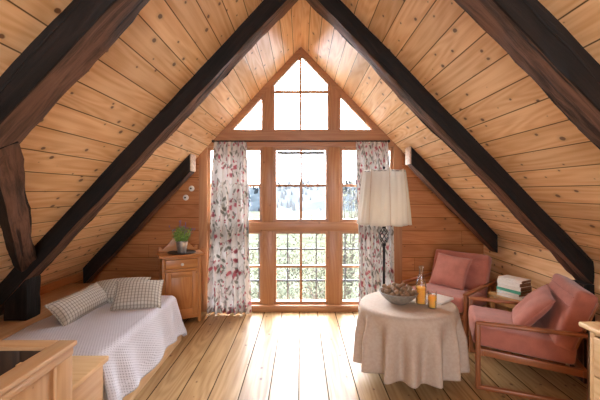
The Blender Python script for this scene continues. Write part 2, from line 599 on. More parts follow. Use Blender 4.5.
    def build(s, name, mat, parent=None, angle=35, loc=None):
        me = bpy.data.meshes.new(name)
        s.bm.to_mesh(me)
        s.bm.free()
        me.materials.append(mat)
        me.polygons.foreach_set('use_smooth', [True] * len(me.polygons))
        me.set_sharp_from_angle(angle=R(angle))
        o = bpy.data.objects.new(name, me)
        COL.objects.link(o)
        if parent is not None:
            o.parent = parent
        if loc is not None:
            o.location = loc
        return o


def tag(o, label, cat, group=None, kind=None):
    o['label'] = label
    o['category'] = cat
    if group:
        o['group'] = group
    if kind:
        o['kind'] = kind
    return o


def empty(name, loc=(0, 0, 0), rz=0.0, rot=None):
    o = bpy.data.objects.new(name, None)
    o.empty_display_size = 0.1
    o.location = loc
    o.rotation_euler = rot if rot else (0, 0, rz)
    COL.objects.link(o)
    return o


def thing(name, label, cat, loc=(0, 0, 0), rz=0.0, group=None, rot=None):
    return tag(empty(name, loc, rz, rot), label, cat, group)


def struct(o):
    o['kind'] = 'structure'
    return o


def copy_tree(o, parent=None):
    c = o.copy()
    COL.objects.link(c)
    c.parent = parent
    for ch in list(o.children):
        copy_tree(ch, c)
    return c


def mod_solid(o, th, off=-1):
    m = o.modifiers.new('thickness', 'SOLIDIFY')
    m.thickness = th
    m.offset = off


# ------------------------------------------------------------------ room shell
D = 4.18            # far gable wall
YB = -1.65          # wall behind the camera
RZ, SL, KX = 3.107, 1.07, 2.15
KL = 2.42           # the left slope comes lower than the right one
SR = 1.035          # the right slope is a little flatter
NF = math.hypot(1, SL)


def slope(side):
    return SR if side > 0 else SL


def cz(x):
    return RZ - slope(x) * abs(x)


def quad_slab(name, p, u, v, lu, lv, nrm, th, mat, uo=0.0, vo=0.0):
    """a slab whose visible face starts at p and spans lu along u (grain), lv along v"""
    mb = MB()
    p, u, v, nrm = Vector(p), Vector(u), Vector(v), Vector(nrm)
    bm, uvl = mb.bm, mb.uv
    cs = [p, p + u * lu, p + u * lu + v * lv, p + v * lv]
    a = [bm.verts.new(c) for c in cs]
    b = [bm.verts.new(c - nrm * th) for c in cs]
    uvs = [(uo, vo), (uo + lu, vo), (uo + lu, vo + lv), (uo, vo + lv)]
    fs = [bm.faces.new(a), bm.faces.new(list(reversed(b)))]
    for i in range(4):
        fs.append(bm.faces.new((a[i], b[i], b[(i + 1) % 4], a[(i + 1) % 4])))
    idx = {vv: uvs[i % 4] for i, vv in enumerate(a + b)}
    for f in fs:
        for l in f.loops:
            l[uvl].uv = idx[l.vert]
    bmesh.ops.recalc_face_normals(bm, faces=bm.faces[:])
    return struct(mb.build(name, mat))


depth = D + 0.15 - YB + 0.1
for side, nm in ((-1, 'ceiling_left'), (1, 'ceiling_right')):
    sl_ = slope(side)
    nf_ = math.hypot(1, sl_)
    quad_slab(nm, (0, YB - 0.1, RZ), (0, 1, 0), Vector((side, 0, -sl_)) / nf_, depth, ((KL if side < 0 else KX) + 0.1) * nf_,
              Vector((-side * sl_, 0, -1)) / nf_, 0.10, M['ceil'], 0.3 * side + 2, 0.02 + 10 * (side + 1))
struct(MB().bx(-0.06, 0.06, YB - 0.1, D + 0.15, RZ + 0.02, RZ + 0.16, bev=0).build('trim_ridge', M['ceil']))
kh, khl = cz(KX), cz(-KL)
for side, nm in ((-1, 'wall_left'), (1, 'wall_right')):
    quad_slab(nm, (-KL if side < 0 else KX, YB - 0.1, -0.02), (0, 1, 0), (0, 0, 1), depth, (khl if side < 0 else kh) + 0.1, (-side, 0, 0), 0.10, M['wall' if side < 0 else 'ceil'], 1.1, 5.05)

# floor with the stair opening in its near left corner
WX, WY = -0.93, 1.39
mb = MB()


def fl(x0, x1, y0, y1):
    tb = bmesh.new()
    uvl = tb.loops.layers.uv.new('UVMap')
    vs = [tb.verts.new(c) for c in ((x0, y0, 0), (x1, y0, 0), (x1, y1, 0), (x0, y1, 0), (x0, y0, -.12), (x1, y0, -.12), (x1, y1, -.12), (x0, y1, -.12))]
    for q in ((0, 1, 2, 3), (7, 6, 5, 4), (0, 4, 5, 1), (1, 5, 6, 2), (2, 6, 7, 3), (3, 7, 4, 0)):
        f = tb.faces.new([vs[i] for i in q])
        for l in f.loops:
            l[uvl].uv = (l.vert.co.y + l.vert.co.z, l.vert.co.x + 10.06)
    mb._merge(tb)


fl(WX, KX + 0.05, YB - 0.1, D + 0.14)
fl(-KL - 0.05, WX, WY, D + 0.14)
struct(mb.build('floor', M['floor']))
mb = MB()
mb.bx(-KL - .05, WX, WY - 0.005, WY + .06, -1.9, -.12, bev=0)
mb.bx(WX, WX + .06, YB, WY + .06, -1.9, -.12, bev=0)
mb.bx(-KL - .1, -KX, YB, WY, -1.9, -.02, bev=0)
mb.bx(-KL - .1, WX, YB - .06, YB, -1.9, -.12, bev=0)
mb.bx(-KL - .1, WX + .06, YB - .06, WY + .06, -1.98, -1.9, bev=0)
struct(mb.build('wall_stairwell', M['wall']))

# far gable wall: board cladding both sides of the window
XL, XR = -1.13, 1.13
mb = MB()
mb.prism([(-KL - .05, 0), (XL, 0), (XL, cz(XL) + .05), (-KL - .05, khl)], D, D + .12)
struct(mb.build('wall_far_left', M['wall']))
mb = MB()
mb.prism([(KX + .05, 0), (XR, 0), (XR, cz(XR) + .05), (KX + .05, kh)], D, D + .12)
struct(mb.build('wall_far_right', M['wall']))
# wall behind the camera, with an unseen opening added for fill light
mb = MB()
mb.prism([(-KL - .05, -1.9), (-.7, -1.9), (-.7, cz(-.7) + .05), (-KL - .05, khl)], YB - .12, YB)
mb.prism([(KX + .05, 0), (.85, 0), (.85, cz(.85) + .05), (KX + .05, kh)], YB - .12, YB)
mb.prism([(-.7, -.12), (.85, -.12), (.85, .45), (-.7, .45)], YB - .12, YB)
mb.prism([(-.7, 2.25), (.75, 2.25), (.75, cz(.75) + .05), (0, RZ + .05), (-.7, cz(-.7) + .05)], YB - .12, YB)
struct(mb.build('wall_back', M['wall']))
struct(MB().bx(-.7, .85, YB - .07, YB - .064, .45, 2.25, bev=0).build('window_10', M['glass']))  # glass of the added fill opening

# window timber (px scale at the far wall)
K = D / 355


def wx(px):
    return (px - 301) * K


def wz(py):
    return 1.4 - (py - 192) * K


YF = D - 0.012      # timber stands slightly proud of the cladding
tn = [0]


def trim(mb):
    tn[0] += 1
    return struct(mb.build('trim_%d' % tn[0], M['frame']))


pL0, pL1, pR0, pR1 = wx(262.5), wx(273.2), wx(328.8), wx(339.8)
zs, zm0, zm1, zt0, zt1 = wz(304.5), wz(231), wz(222), wz(147), wz(130.3)
trim(MB().bx(wx(207), wx(393.5), YF - .03, D + .11, 0.0, zs, bev=.006))
trim(MB().bx(wx(207), wx(393.5), YF, D + .11, zm0, zm1, bev=.005))
trim(MB().prism([(-(RZ - zt0) / SL, zt0), ((RZ - zt0) / SR, zt0), ((RZ - zt1) / SR, zt1), (-(RZ - zt1) / SL, zt1)], YF - .01, D + .11))
for a, b in ((wx(199.5), wx(207.5)), (wx(393), wx(401.5))):
    mb = MB()
    mb.prism([(a, 0), (b, 0), (b, cz(b)), (a, cz(a))], YF - .015, D + .10, g='z')
    trim(mb)
for a, b in ((pL0, pL1), (pR0, pR1)):
    trim(MB().bx(a, b, YF + .002, D + .11, zs, zm0, bev=.004))
    trim(MB().bx(a, b, YF + .002, D + .11, zm1, zt0, bev=.004))
    mb = MB()
    mb.prism([(a, zt1), (b, zt1), (b, cz(b)), (a, cz(a))], YF + .002, D + .11, g='z')
    trim(mb)
th = 0.082   # vertical thickness of the sloping gable trims
for sd in (-1, 1):
    x1 = (RZ - zt1) / slope(sd)
    mb = MB()
    mb.prism([(0, RZ), (sd * x1, zt1), (sd * (x1 - th / slope(sd)), zt1), (0, RZ - th)], YF, D + .10)
    trim(mb)

wn = [0]
YP = D + 0.05


def inset(poly, d):
    n = len(poly)
    out = []
    A = sum(poly[i][0] * poly[(i + 1) % n][1] - poly[(i + 1) % n][0] * poly[i][1] for i in range(n))
    sg = 1 if A > 0 else -1
    for i in range(n):
        p0, p1, p2 = Vector(poly[i - 1]), Vector(poly[i]), Vector(poly[(i + 1) % n])
        e1, e2 = (p1 - p0).normalized(), (p2 - p1).normalized()
        n1, n2 = Vector((-e1.y, e1.x)) * sg, Vector((-e2.y, e2.x)) * sg
        b = (n1 + n2)
        b = b / max(0.15, b.dot(n1))
        out.append(tuple(p1 + b * d))
    return out


def frame_ring(mb, poly, d, y0, y1):
    q = inset(poly, d)
    n = len(poly)
    for i in range(n):
        j = (i + 1) % n
        mb.prism([poly[i], poly[j], q[j], q[i]], y0, y1, g='x' if abs(poly[j][0] - poly[i][0]) > abs(poly[j][1] - poly[i][1]) else 'z')


def window(poly, sash=0.034, vx=None, hz=None, screen=False):
    wn[0] += 1
    root = struct(empty('window_%d' % wn[0]))
    mb = MB()
    frame_ring(mb, poly, sash, D + .01, D + .085)
    mb.build('sash', M['frame'], root)
    q = inset(poly, sash)
    mb = MB()
    mb.prism(inset(poly, sash - .006), YP, YP + .005)
    mb.build('pane', M['glass'], root)

    def span(vert, c):
        hits = []
        for i in range(len(q)):
            (xa, za), (xb, zb) = q[i], q[(i + 1) % len(q)]
            a, b = (xa, xb) if vert else (za, zb)
            if abs(a - b) > 1e-6 and min(a, b) <= c <= max(a, b):
                f = (c - a) / (b - a)
                hits.append((za + (zb - za) * f) if vert else (xa + (xb - xa) * f))
        return min(hits), max(hits)
    w = 0.0145
    if vx is not None:
        a, b = span(True, vx)
        MB().bx(vx - w, vx + w, D + .025, D + .075, a, b, bev=.003).build('muntin', M['frame'], root)
    for h in ([hz] if hz is not None else []):
        a, b = span(False, h)
        MB().bx(a, b, D + .027, D + .073, h - w, h + w, bev=.003).build('muntin', M['frame'], root)
    if screen:
        a, b = span(True, 0.05)
        MB().bx(q[0][0] + .01, q[1][0] - .01, D + .062, D + .085, b - .045, b - .012, bev=.006).build('screen_roller', M['twig'], root)
    return root


def rect(x0, x1, z0, z1):
    return [(x0, z0), (x1, z0), (x1, z1), (x0, z1)]


xs = ((wx(207.2), pL0), (pL1, pR0), (pR1, wx(393.2)))
for i, (a, b) in enumerate(xs):
    window(rect(a, b, zs, zm0), vx=(a + b) / 2, hz=wz(267))
    top = rect(a, b, zm1, zt0)
    if i != 1:   # cut under the slope
        e = a if i == 0 else b
        zc = cz(e) - .01
        if zc < zt0:
            xx = (RZ - .01 - zt0) / slope(e)
            top = [(a, zm1), (b, zm1), (b, zt0), (-xx, zt0), (a, zc)] if i == 0 else [(a, zm1), (b, zm1), (b, zc), (xx, zt0), (a, zt0)]
    window(top, vx=(a + b) / 2, hz=wz(185.5), screen=(i == 1))


def ct(x):
    return cz(x) - th


window([(pL1, zt1), (pR0, zt1), (pR0, ct(pR0)), (0, ct(0)), (pL1, ct(pL1))], sash=.014, vx=wx(300.3), hz=wz(91))
xe, xer = (RZ - th - zt1) / SL, (RZ - th - zt1) / SR
window([(-xe, zt1), (pL0, zt1), (pL0, ct(pL0))], sash=.012)
window([(pR1, zt1), (xer, zt1), (pR1, ct(pR1))], sash=.012)

# ------------------------------------------------------------------ outdoors
mb = MB()


def terrain(u, v):
    x = (u - .5) * 120
    y = 6 + v ** 1.6 * 90
    z = -2.7 + (y - 6) * 0.010 + 0.25 * noise.noise(Vector((x * .12, y * .12, 0)))
    return (x, y, z)


mb.grid(terrain, 30, 30, uvf=lambda a, b: (a * 50, b * 50))
struct(mb.build('ground', M['meadow'], angle=180))
mb = MB()


def hillf(u, v):
    x = (u - .5) * 200
    y = 62 + v * 70
    ridge = 3.2 + 2.2 * noise.noise(Vector((x * .025, 3, 0))) + 0.9 * noise.noise(Vector((x * .12, 7, 0)))
    z = -2.5 + (ridge + 2.5) * math.sin(min(1, v * 1.4) * math.pi / 2) + .5 * noise.noise(Vector((x * .3, y * .3, 1)))
    return (x, y, z)


mb.grid(hillf, 90, 20)
struct(mb.build('hill', M['hill'], angle=180))
mb = MB()
for i in range(420):
    x = random.uniform(-38, 38)
    v = random.uniform(0, .8)
    p = Vector(hillf(x / 200 + .5, v))
    h = random.uniform(1.6, 3.4) * (0.6 + .3 * v)
    mb.lathe([(h * .2, 0), (h * .17, h * .12), (h * .12, h * .5), (0.01, h)], 6, loc=(p.x, p.y, p.z - .2))
tag(mb.build('forest', M['conifer'], angle=80), 'hazy dark green conifer forest on the hillside beyond the window', 'forest', kind='stuff')


def bush(name, loc, rx, rz_, nleaf, lf, mat, label, seed):
    rnd = random.Random(seed)
    root = thing(name, label, 'bush', loc)
    mb = MB()
    tips = []
    for k in range(16):
        a = rnd.uniform(0, 6.28)
        q = rnd.uniform(.2, 1)
        pts = []
        for s_ in range(6):
            f = s_ / 5
            pts.append((math.cos(a) * rx * q * f + .08 * rnd.uniform(-1, 1) * f, math.sin(a) * rx * q * f * .8, rz_ * f * (1.1 - .45 * q) + .06 * rnd.uniform(-1, 1)))
        mb.tube(pts, [.03 * (1 - .85 * s_ / 5) for s_ in range(6)], 5)
        tips += [Vector(p) for p in pts[1:]]
        for b in range(5):
            o = Vector(pts[rnd.randrange(2, 6)])
            e = o + Vector((rnd.uniform(-.5, .5), rnd.uniform(-.5, .5), rnd.uniform(.1, .6)))
            mb.tube([o, (o + e) / 2 + Vector((.04, 0, .04)), e], [.010, .007, .004], 4)
            tips += [(o + e) / 2, e]
    mb.build('branches', M['twig'], root)
    bm = bmesh.new()
    bm.loops.layers.uv.new('UVMap')
    for k in range(nleaf):
        c = rnd.choice(tips) + Vector((rnd.gauss(0, .16), rnd.gauss(0, .16), rnd.gauss(0, .16)))
        a = Vector((rnd.uniform(-1, 1), rnd.uniform(-1, 1), rnd.uniform(-1, 1))).normalized()
        b = a.orthogonal().normalized()
        s_ = lf * rnd.uniform(.6, 1.3)
        bm.faces.new([bm.verts.new(c + d) for d in (a * s_, b * s_ * .45, -a * s_, -b * s_ * .45)])
    me = bpy.data.meshes.new('foliage')
    bm.to_mesh(me)
    bm.free()
    me.materials.append(mat)
    o = bpy.data.objects.new('foliage', me)
    COL.objects.link(o)
    o.parent = root
    return root


bush('shrub', (-2.1, 10.0, -2.75), 1.4, 2.7, 2600, .05, M['bushleaf'], 'twiggy pale green shrub outside the left lower window panes', 1)
bush('shrub', (-.45, 7.4, -2.75), 1.05, 2.6, 2600, .045, M['bushleaf2'], 'grey green shrub outside the left half of the centre lower window', 2)
bush('shrub', (.85, 10.0, -2.75), 1.3, 2.85, 2600, .05, M['bushleaf'], 'leafy shrub outside the right half of the centre lower window', 3)
bush('shrub', (1.75, 7.4, -2.75), 1.05, 2.5, 2400, .045, M['bushleaf2'], 'shrub outside the right lower window beside the flowered curtain', 4)
bush('young_tree', (1.75, 12.9, -2.6), 1.1, 5.0, 700, .05, M['bushleaf'], 'thin bare young tree outside the right upper window', 5)

# iron grille outside the lower windows
gr = thing('window_grille', 'dark steel bar grille outside the lower windows', 'grille', (0, D + .22, 0))
kg = (D + .22) / 355
for py in (249, 280.5):
    z = 1.4 - (py - 192) * kg
    MB().bx(-1.2, 1.2, -.008, .008, z - .011, z + .011, bev=.002).build('rail', M['grille'], gr)
for px in (231, 259, 287.7, 316.2, 345, 373):
    x = (px - 301) * kg
    MB().bx(x - .008, x + .008, -.006, .006, -.02, 1.02, bev=.002).build('bar', M['grille'], gr)
for sx in (-1.19, 1.19):
    MB().bx(sx - .02, sx + .02, -.10, .01, .3, .34, bev=.002).build('bracket', M['grille'], gr)


# ------------------------------------------------------------------ old rafters
def beam(name, p, q, w, h, up, seed, label, mat=None, rough=0.012, n=60, shear=0.0, bare=-1, group='old dark rafters', cat='beam'):  # bare picks the face coloured as lit, the rest take the shaded copy
    """hewn timber: p->q centre line, w across, h along 'up'"""
    p, q, up = Vector(p), Vector(q), Vector(up)
    x = (q - p).normalized()
    up = (up - x * up.dot(x)).normalized()
    y = up.cross(x)
    L = (q - p).length
    ch = .07
    prof = []
    for sx_, sy_ in ((-1, -1), (1, -1), (1, 1), (-1, 1)):
        c = ((-1, -1), (1, -1), (1, 1), (-1, 1)).index((sx_, sy_))
        e = [((-1, -1 + ch), (-1 + ch, -1)), ((1 - ch, -1), (1, -1 + ch)), ((1, 1 - ch), (1 - ch, 1)), ((-1 + ch, 1), (-1, 1 - ch))][c]
        prof += [e[0], e[1]]
    full = []
    for i in range(8):
        a, b = prof[i], prof[(i + 1) % 8]
        full.append(a)
        if i % 2 == 1:
            full += [(a[0] + (b[0] - a[0]) * f, a[1] + (b[1] - a[1]) * f) for f in (.33, .66)]
    m = len(full)
    per = [0]
    for i in range(m):
        a, b = full[i], full[(i + 1) % m]
        per.append(per[-1] + math.hypot((a[0] - b[0]) * w / 2, (a[1] - b[1]) * h / 2))

    def fn(a, b):
        k = round(a * m) % m
        s_ = b * L
        cx, cy = full[k]
        nz = noise.noise(Vector((s_ * 3.0, k * 1.7, seed * 9.1))) * rough + noise.noise(Vector((s_ * 11, k * 2.3, seed * 3.3))) * rough * .5
        wob = noise.noise(Vector((s_ * 1.1, 0, seed))) * rough
        s_ -= cy * (h / 2) * shear
        return p + x * s_ + y * (cx * (w / 2 + nz) + wob) + up * (cy * (h / 2 + nz))
    mb = MB()
    mb.grid(fn, m, n, uvf=lambda a, b: (b * L + seed, per[min(m, round(a * m))] + seed * .7), wrap=True)
    bm = mb.bm
    bmesh.ops.holes_fill(bm, edges=[e for e in bm.edges if e.is_boundary], sides=0)
    bmesh.ops.recalc_face_normals(bm, faces=bm.faces[:])
    o = mb.build(name, M['beam_shade'], angle=50)
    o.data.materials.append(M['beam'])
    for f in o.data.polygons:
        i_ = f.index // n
        if i_ < m and full[i_][1] * bare > .99 and full[(i_ + 1) % m][1] * bare > .99:  # bare: side whose faces are coloured as lit
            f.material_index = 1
    tag(o, label, cat, group)
    return o


def rafter(side, y0, y1, vdrop, x_top, x_bot, seed, label):
    sl = slope(side)
    nf = math.hypot(1, sl)
    h = vdrop / nf
    nn = Vector((-side * sl, 0, -1)) / nf
    yc = (y0 + y1) / 2

    def at(x):
        return Vector((side * x, yc, cz(side * x))) + nn * (h / 2 - .006)
    return beam('rafter', at(x_top), at(x_bot), y1 - y0, h + .012, -nn, seed, label, shear=sl)


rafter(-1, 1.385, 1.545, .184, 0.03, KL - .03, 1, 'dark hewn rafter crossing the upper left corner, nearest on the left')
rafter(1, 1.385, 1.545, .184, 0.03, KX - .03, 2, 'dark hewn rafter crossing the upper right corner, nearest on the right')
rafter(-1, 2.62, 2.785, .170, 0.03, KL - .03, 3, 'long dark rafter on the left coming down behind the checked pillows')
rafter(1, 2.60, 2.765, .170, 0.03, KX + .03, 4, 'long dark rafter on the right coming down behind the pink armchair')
for sd, sx, lab in ((-1, 1.255, 'short dark rafter above the bed, sawn off beside the left curtain'),
                    (1, 1.225, 'short dark rafter sawn off beside the lampshade')):
    y0 = 3.86 if sd < 0 else 3.79
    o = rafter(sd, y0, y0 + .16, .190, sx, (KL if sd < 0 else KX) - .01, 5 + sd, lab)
    mb = MB()
    xc = sd * (sx - .056)
    mb.bx(xc - .007, xc + .007, y0 - .004, y0 + .164, cz(xc) - .196, cz(xc) - .006, bev=.002)
    e = mb.build('sawn_end', M['endgrain'], o)
    e['label'] = 'pale sawn end of the rafter'

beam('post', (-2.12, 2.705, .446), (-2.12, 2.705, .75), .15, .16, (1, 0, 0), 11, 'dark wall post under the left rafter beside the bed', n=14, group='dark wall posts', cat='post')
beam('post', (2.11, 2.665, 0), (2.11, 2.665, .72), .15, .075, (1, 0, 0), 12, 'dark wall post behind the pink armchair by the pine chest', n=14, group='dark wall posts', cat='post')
beam('brace', (-1.275, 1.48, 1.62), (-2.055, 2.64, .875), .115, .10, (.73, .0, -.68), 13, 'slanting dark brace joining two rafters at the left edge', n=24, group=None, bare=1)  # bare=1: side coloured as lit
o = MB().lathe([(.0, 0), (.035, .004), (.045, .02), (.045, .10), (.03, .115), (0, .12)], 20, mat=Euler((R(90), 0, 0)).to_matrix().to_4x4()).build('peg', M['parapet'], loc=(-1.215, 1.39, 1.755))
tag(o, 'pale rounded wooden peg on the dark rafter at the upper left edge', 'peg')

# ------------------------------------------------------------------ curtain rod and curtains
ROD_Y, ROD_Z = D - .10, 1.985
rd = thing('curtain_rod', 'thin black iron curtain rod across the window', 'curtain rod', (0, ROD_Y, ROD_Z))
MB().tube([(-1.0, 0, 0), (1.0, 0, 0)], .008, 10).build('rod', M['iron'], rd)
for sx in (-1, 1):
    MB().ball((sx * 1.01, 0, 0), .018, 2).build('finial', M['iron'], rd)
for x in (-.96, 0.0, .96):
    MB().tube([(x, .10, 0), (x, .0, -.004)], .006, 8).box((x, .095, 0), (.03, .008, .05), bev=.002).build('bracket', M['iron'], rd)


def curtain(label, tx0, tx1, bx0, bx1, nf, seed):
    root = thing('curtain', label, 'curtain', ((tx0 + tx1) / 2, ROD_Y, 0), 0, 'flowered curtains')
    ox = (tx0 + tx1) / 2
    rnd = random.Random(seed)
    ph = [rnd.uniform(-.5, .5) for _ in range(8)]
    ztop, zbot = ROD_Z - .012, .012

    def fn(a, b):
        z = ztop + (zbot - ztop) * b
        e = b ** 0.8
        x0 = tx0 + (bx0 - tx0) * e
        x1 = tx1 + (bx1 - tx1) * e
        aa = a + .012 * math.sin(2 * math.pi * (a * 2.3 + b * 1.2 + ph[0]))
        x = x0 + (x1 - x0) * aa
        amp = .018 + .028 * min(1, b * 2.5)
        y = amp * (math.sin(2 * math.pi * (a * nf + .22 * math.sin(b * 3.0 + ph[1]) + ph[2])) + .35 * math.sin(2 * math.pi * (a * nf * 1.7 + ph[3] + .3 * b)))
        x += .010 * math.cos(2 * math.pi * (a * nf + ph[2])) * (1 - a) * a * 4
        hem = .012 * math.sin(2 * math.pi * (a * 3 + ph[4])) * (b > .97)
        return (x - ox, y - .012, z + max(0, hem))
    mb = MB()
    wide = 1.0
    mb.grid(fn, nf * 14, 44, uvf=lambda a, b: (a * wide + seed * 3.1, (1 - b) * 2.0))
    o = mb.build('fabric', M['curtain'], root, angle=180)
    mod_solid(o, .002, 0)
    for k in range(nf):
        a = (k + .5) / nf
        x = tx0 + (tx1 - tx0) * a - ox
        pts = [(x, .011 * math.cos(w), ROD_Z + .011 * math.sin(w) - .002) for w in [2 * math.pi * i / 12 for i in range(12)]]
        MB().tube(pts, .0022, 6, closed=True).build('ring', M['iron'], root)
    return root


curtain('flowered curtain hanging left of the window beside the cabinet', -.995, -.625, -1.085, -.575, 7, 1)
curtain('flowered curtain hanging right of the window behind the floor lamp', .625, .995, .66, 1.075, 7, 2)

# ------------------------------------------------------------------ wall knobs
for x, z, lab in ((wx(191.7), wz(188.5), 'white round wall hook, higher of the two beside the left curtain'),
                  (wx(186), wz(197.6), 'white round wall hook, lower of the two above the lavender')):
    r_ = thing('wall_hook', lab, 'hook', (x, D, z), 0, 'white round wall hooks', rot=(R(90), 0, 0))
    MB().lathe([(.0, 0), (.032, 0), (.034, .006), (.028, .012), (.02, .014), (0, .014)], 24).build('rosette', M['porcelain'], r_)
    MB().lathe([(.006, .013), (.006, .028), (.011, .034), (.009, .042), (0, .045)], 14).build('knob', M['dark'], r_)

# ------------------------------------------------------------------ bed
bed = thing('bed', 'low pine bed along the left wall under the white bedspread', 'bed', (-1.55, 2.7, 0))
BX0, BX1, BY0, BY1, BT = -1.94, -1.160, 2.055, 3.33, .435
MB().bx(BX0 + 1.55, BX1 + 1.55 + .035, BY0 - 2.7, BY1 - 2.7 + .02, 0.0, .10, bev=.006).build('base', M['chest'], bed)
MB().bx(BX0 + 1.55, BX1 + 1.55, BY0 - 2.7, BY1 - 2.7, .11, BT - .012, bev=.05, seg=4).build('mattress', M['mattress'], bed)
mb = MB().bx(-KL + 1.55 + .005, BX0 + 1.55, 1.45 - 2.7, 3.72 - 2.7, .40, .445, bev=.005)
mb.bx(BX0 + 1.55 - .03, BX0 + 1.55 - .002, 2.06 - 2.7, 3.72 - 2.7, 0, .40, bev=.004)
mb.build('side_shelf', M['parapet'], bed)

sp_root = MB()
RADC = .05


def spreadf(u, v):
    # flat cloth coordinates: A across (0 = left edge of the bed), B along
    W0 = BX1 - BX0
    L0 = BY1 - BY0
    A = u * (W0 + .318)
    B = v * (L0 + .34)
    da, db = A - W0, B - L0
    x, y, z = BX0 + min(A, W0), BY0 + min(B, L0), BT
    rip = noise.noise(Vector((A * 3, B * 3, 0))) * .012
    z += rip * .8 if da < 0 and db < 0 else 0
    ea, eb = max(da + RADC, 0), max(db + RADC, 0)
    r = math.hypot(ea, eb)
    if r > 0:
        dx, dy = ea / r, eb / r
        if r < RADC * 1.57:
            t_ = r / RADC
            o_, dz = RADC * math.sin(t_), RADC * (1 - math.cos(t_))
        else:
            t_ = r - RADC * 1.57
            o_, dz = RADC + (.22 + .06 * (db > da)) * t_, RADC + t_ * .97
        per = B if da > db else A
        fold = .016 * math.sin(per * 22 + 2 * math.sin(per * 5)) * min(1, dz / .2)
        x = (BX0 + min(A, W0 - RADC)) + dx * (o_ + fold)
        y = (BY0 + min(B, L0 - RADC)) + dy * (o_ + fold)
        z = BT + .002 - dz + .01 * math.sin(per * 9) * (dz > .25)
    if z < .035:
        z = .035
    return (x, y, z)


sp_root.grid(spreadf, 90, 110, uvf=lambda a, b: (a * 1.14, b * 1.57))
o = sp_root.build('bedspread', M['spread'], angle=180)
mod_solid(o, .006, 1)
tag(o, 'white waffle bedspread with lilac dots draped over the bed', 'bedspread')


def pillowf(w, h, th, seed, pinch=.06):
    def fn(sgn):
        def f(u, v):
            a, b = 2 * u - 1, 2 * v - 1
            e = max(0, (1 - abs(a) ** 2.6)) ** .55 * max(0, (1 - abs(b) ** 2.6)) ** .55
            px = a * w / 2 * (1 - pinch * (1 - b * b) ** 1 * abs(a) ** 3)
            py = b * h / 2 * (1 - pinch * (1 - a * a) ** 1 * abs(b) ** 3)
            wr = noise.noise(Vector((a * 1.6 + seed, b * 1.6, sgn))) * .10 + noise.noise(Vector((a * 4 + seed, b * 4, sgn))) * .04
            return (px, py, sgn * (th / 2 * e * (1 + wr) + .002))
        return f
    return fn


def pillow(name, label, cat, w, h, th, loc, rot, mat, seed, group=None):
    f = pillowf(w, h, th, seed)
    mb = MB()
    uvf = lambda a, b: (a * w + seed, b * h)
    mb.grid(f(1), 26, 22, uvf)
    mb.grid(f(-1), 26, 22, uvf, flip=True)
    bmesh.ops.remove_doubles(mb.bm, verts=mb.bm.verts[:], dist=.0045)
    # piped seam
    o = mb.build(name, mat, angle=120)
    o.location = loc
    o.rotation_mode = 'XYZ'
    if isinstance(rot, Matrix):
        o.rotation_euler = rot.to_euler()
    else:
        o.rotation_euler = rot
    tag(o, label, cat, group)
    pts = []
    F = f(1)
    for k in range(24):
        pts.append(Vector(F(k / 24, 0)) * 1)
    for k in range(20):
        pts.append(Vector(F(1, k / 20)))
    for k in range(24):
        pts.append(Vector(F(1 - k / 24, 1)))
    for k in range(20):
        pts.append(Vector(F(0, 1 - k / 20)))
    pts = [Vector((p.x, p.y, 0)) for p in pts]
    MB().tube(pts, .0045, 6, closed=True).build('seam', mat, o)
    return o


def basis(x, y):
    x = Vector(x).normalized()
    y = Vector(y)
    y = (y - x * y.dot(x)).normalized()
    return Matrix((x, y, x.cross(y))).transposed()


G = 'checked pillows on the bed'
pillow('pillow', 'grey checked pillow lying lengthwise at the left, nearest the stair parapet', 'pillow', .60, .21, .13, (-1.745, 2.83, .515), basis((.04, 1, .02), (-.62, .02, .72)), M['check'], 3, G)
pillow('pillow', 'grey checked pillow half hidden behind the two others', 'pillow', .48, .34, .13, (-1.64, 3.20, .515), basis((1, .20, .05), (-.1, .90, .32)), M['check'], 5, G)
pillow('pillow', 'grey checked pillow propped at the right, nearest the cabinet', 'pillow', .38, .27, .14, (-1.375, 3.0, .535), basis((1, .30, -.04), (-.20, .70, .68)), M['check'], 4, G)

# low chest at the foot of the bed
lc = thing('bed_chest', 'low pale pine chest at the foot of the bed', 'chest', (-1.515, 1.76, 0))
MB().bx(-.42, .42, -.26, .265, .44, .468, bev=.004).build('lid', M['chest'], lc)
MB().bx(-.40, .395, -.24, .25, 0, .44, bev=.004, g=0).build('body', M['parapet'], lc)

# ------------------------------------------------------------------ stair parapet
PZ = .80
pa = thing('stair_parapet', 'pine panelled parapet around the stair opening in the lower left corner', 'parapet', (-.950, 1.40, 0))


mb = MB()
mb.bx(-.034, .042, -3.0, .042, PZ - .020, PZ, bev=.004, g=1)
mb.bx(-.022, .034, -3.0, .036, PZ - .058, PZ - .019, bev=.010, g=1)
mb.build('cap_rail', M['parapet'], pa)
MB().bx(-1.21, -.034, -.026, .042, PZ - .016, PZ, bev=.003, g=0).build('cap_rail', M['parapet'], pa)
mb = MB()
k = 0
y = -.05
while y > -2.9:
    mb.bx(-.016, .016, y - .298, y, 0, PZ - .05, bev=.003, g=2)
    y -= .3
mb.build('panel', M['parapet'], pa)
mb = MB()
x = -.05
while x > -1.2:
    mb.bx(x - .098, x, -.012, .018, 0, PZ - .015, bev=.003, g=2)
    x -= .1
mb.build('panel', M['stair'], pa)['label'] = 'boarded end of the stair opening, painted dark as in shade'
MB().bx(-.035, .028, -.060, .034, 0, PZ - .055, bev=.004).build('corner_post', M['parapet'], pa)
MB().bx(-.028, .028, -3.0, -.05, 0, .09, bev=.004).build('skirting', M['parapet'], pa)
o = MB().bx(-.0125, .0125, -.0125, .0125, 0, .772, bev=.003).build('spindle', M['chest'], loc=(-1.02, 1.30, 0))
o.parent = pa
o.location = (-.075, -.10, .0)

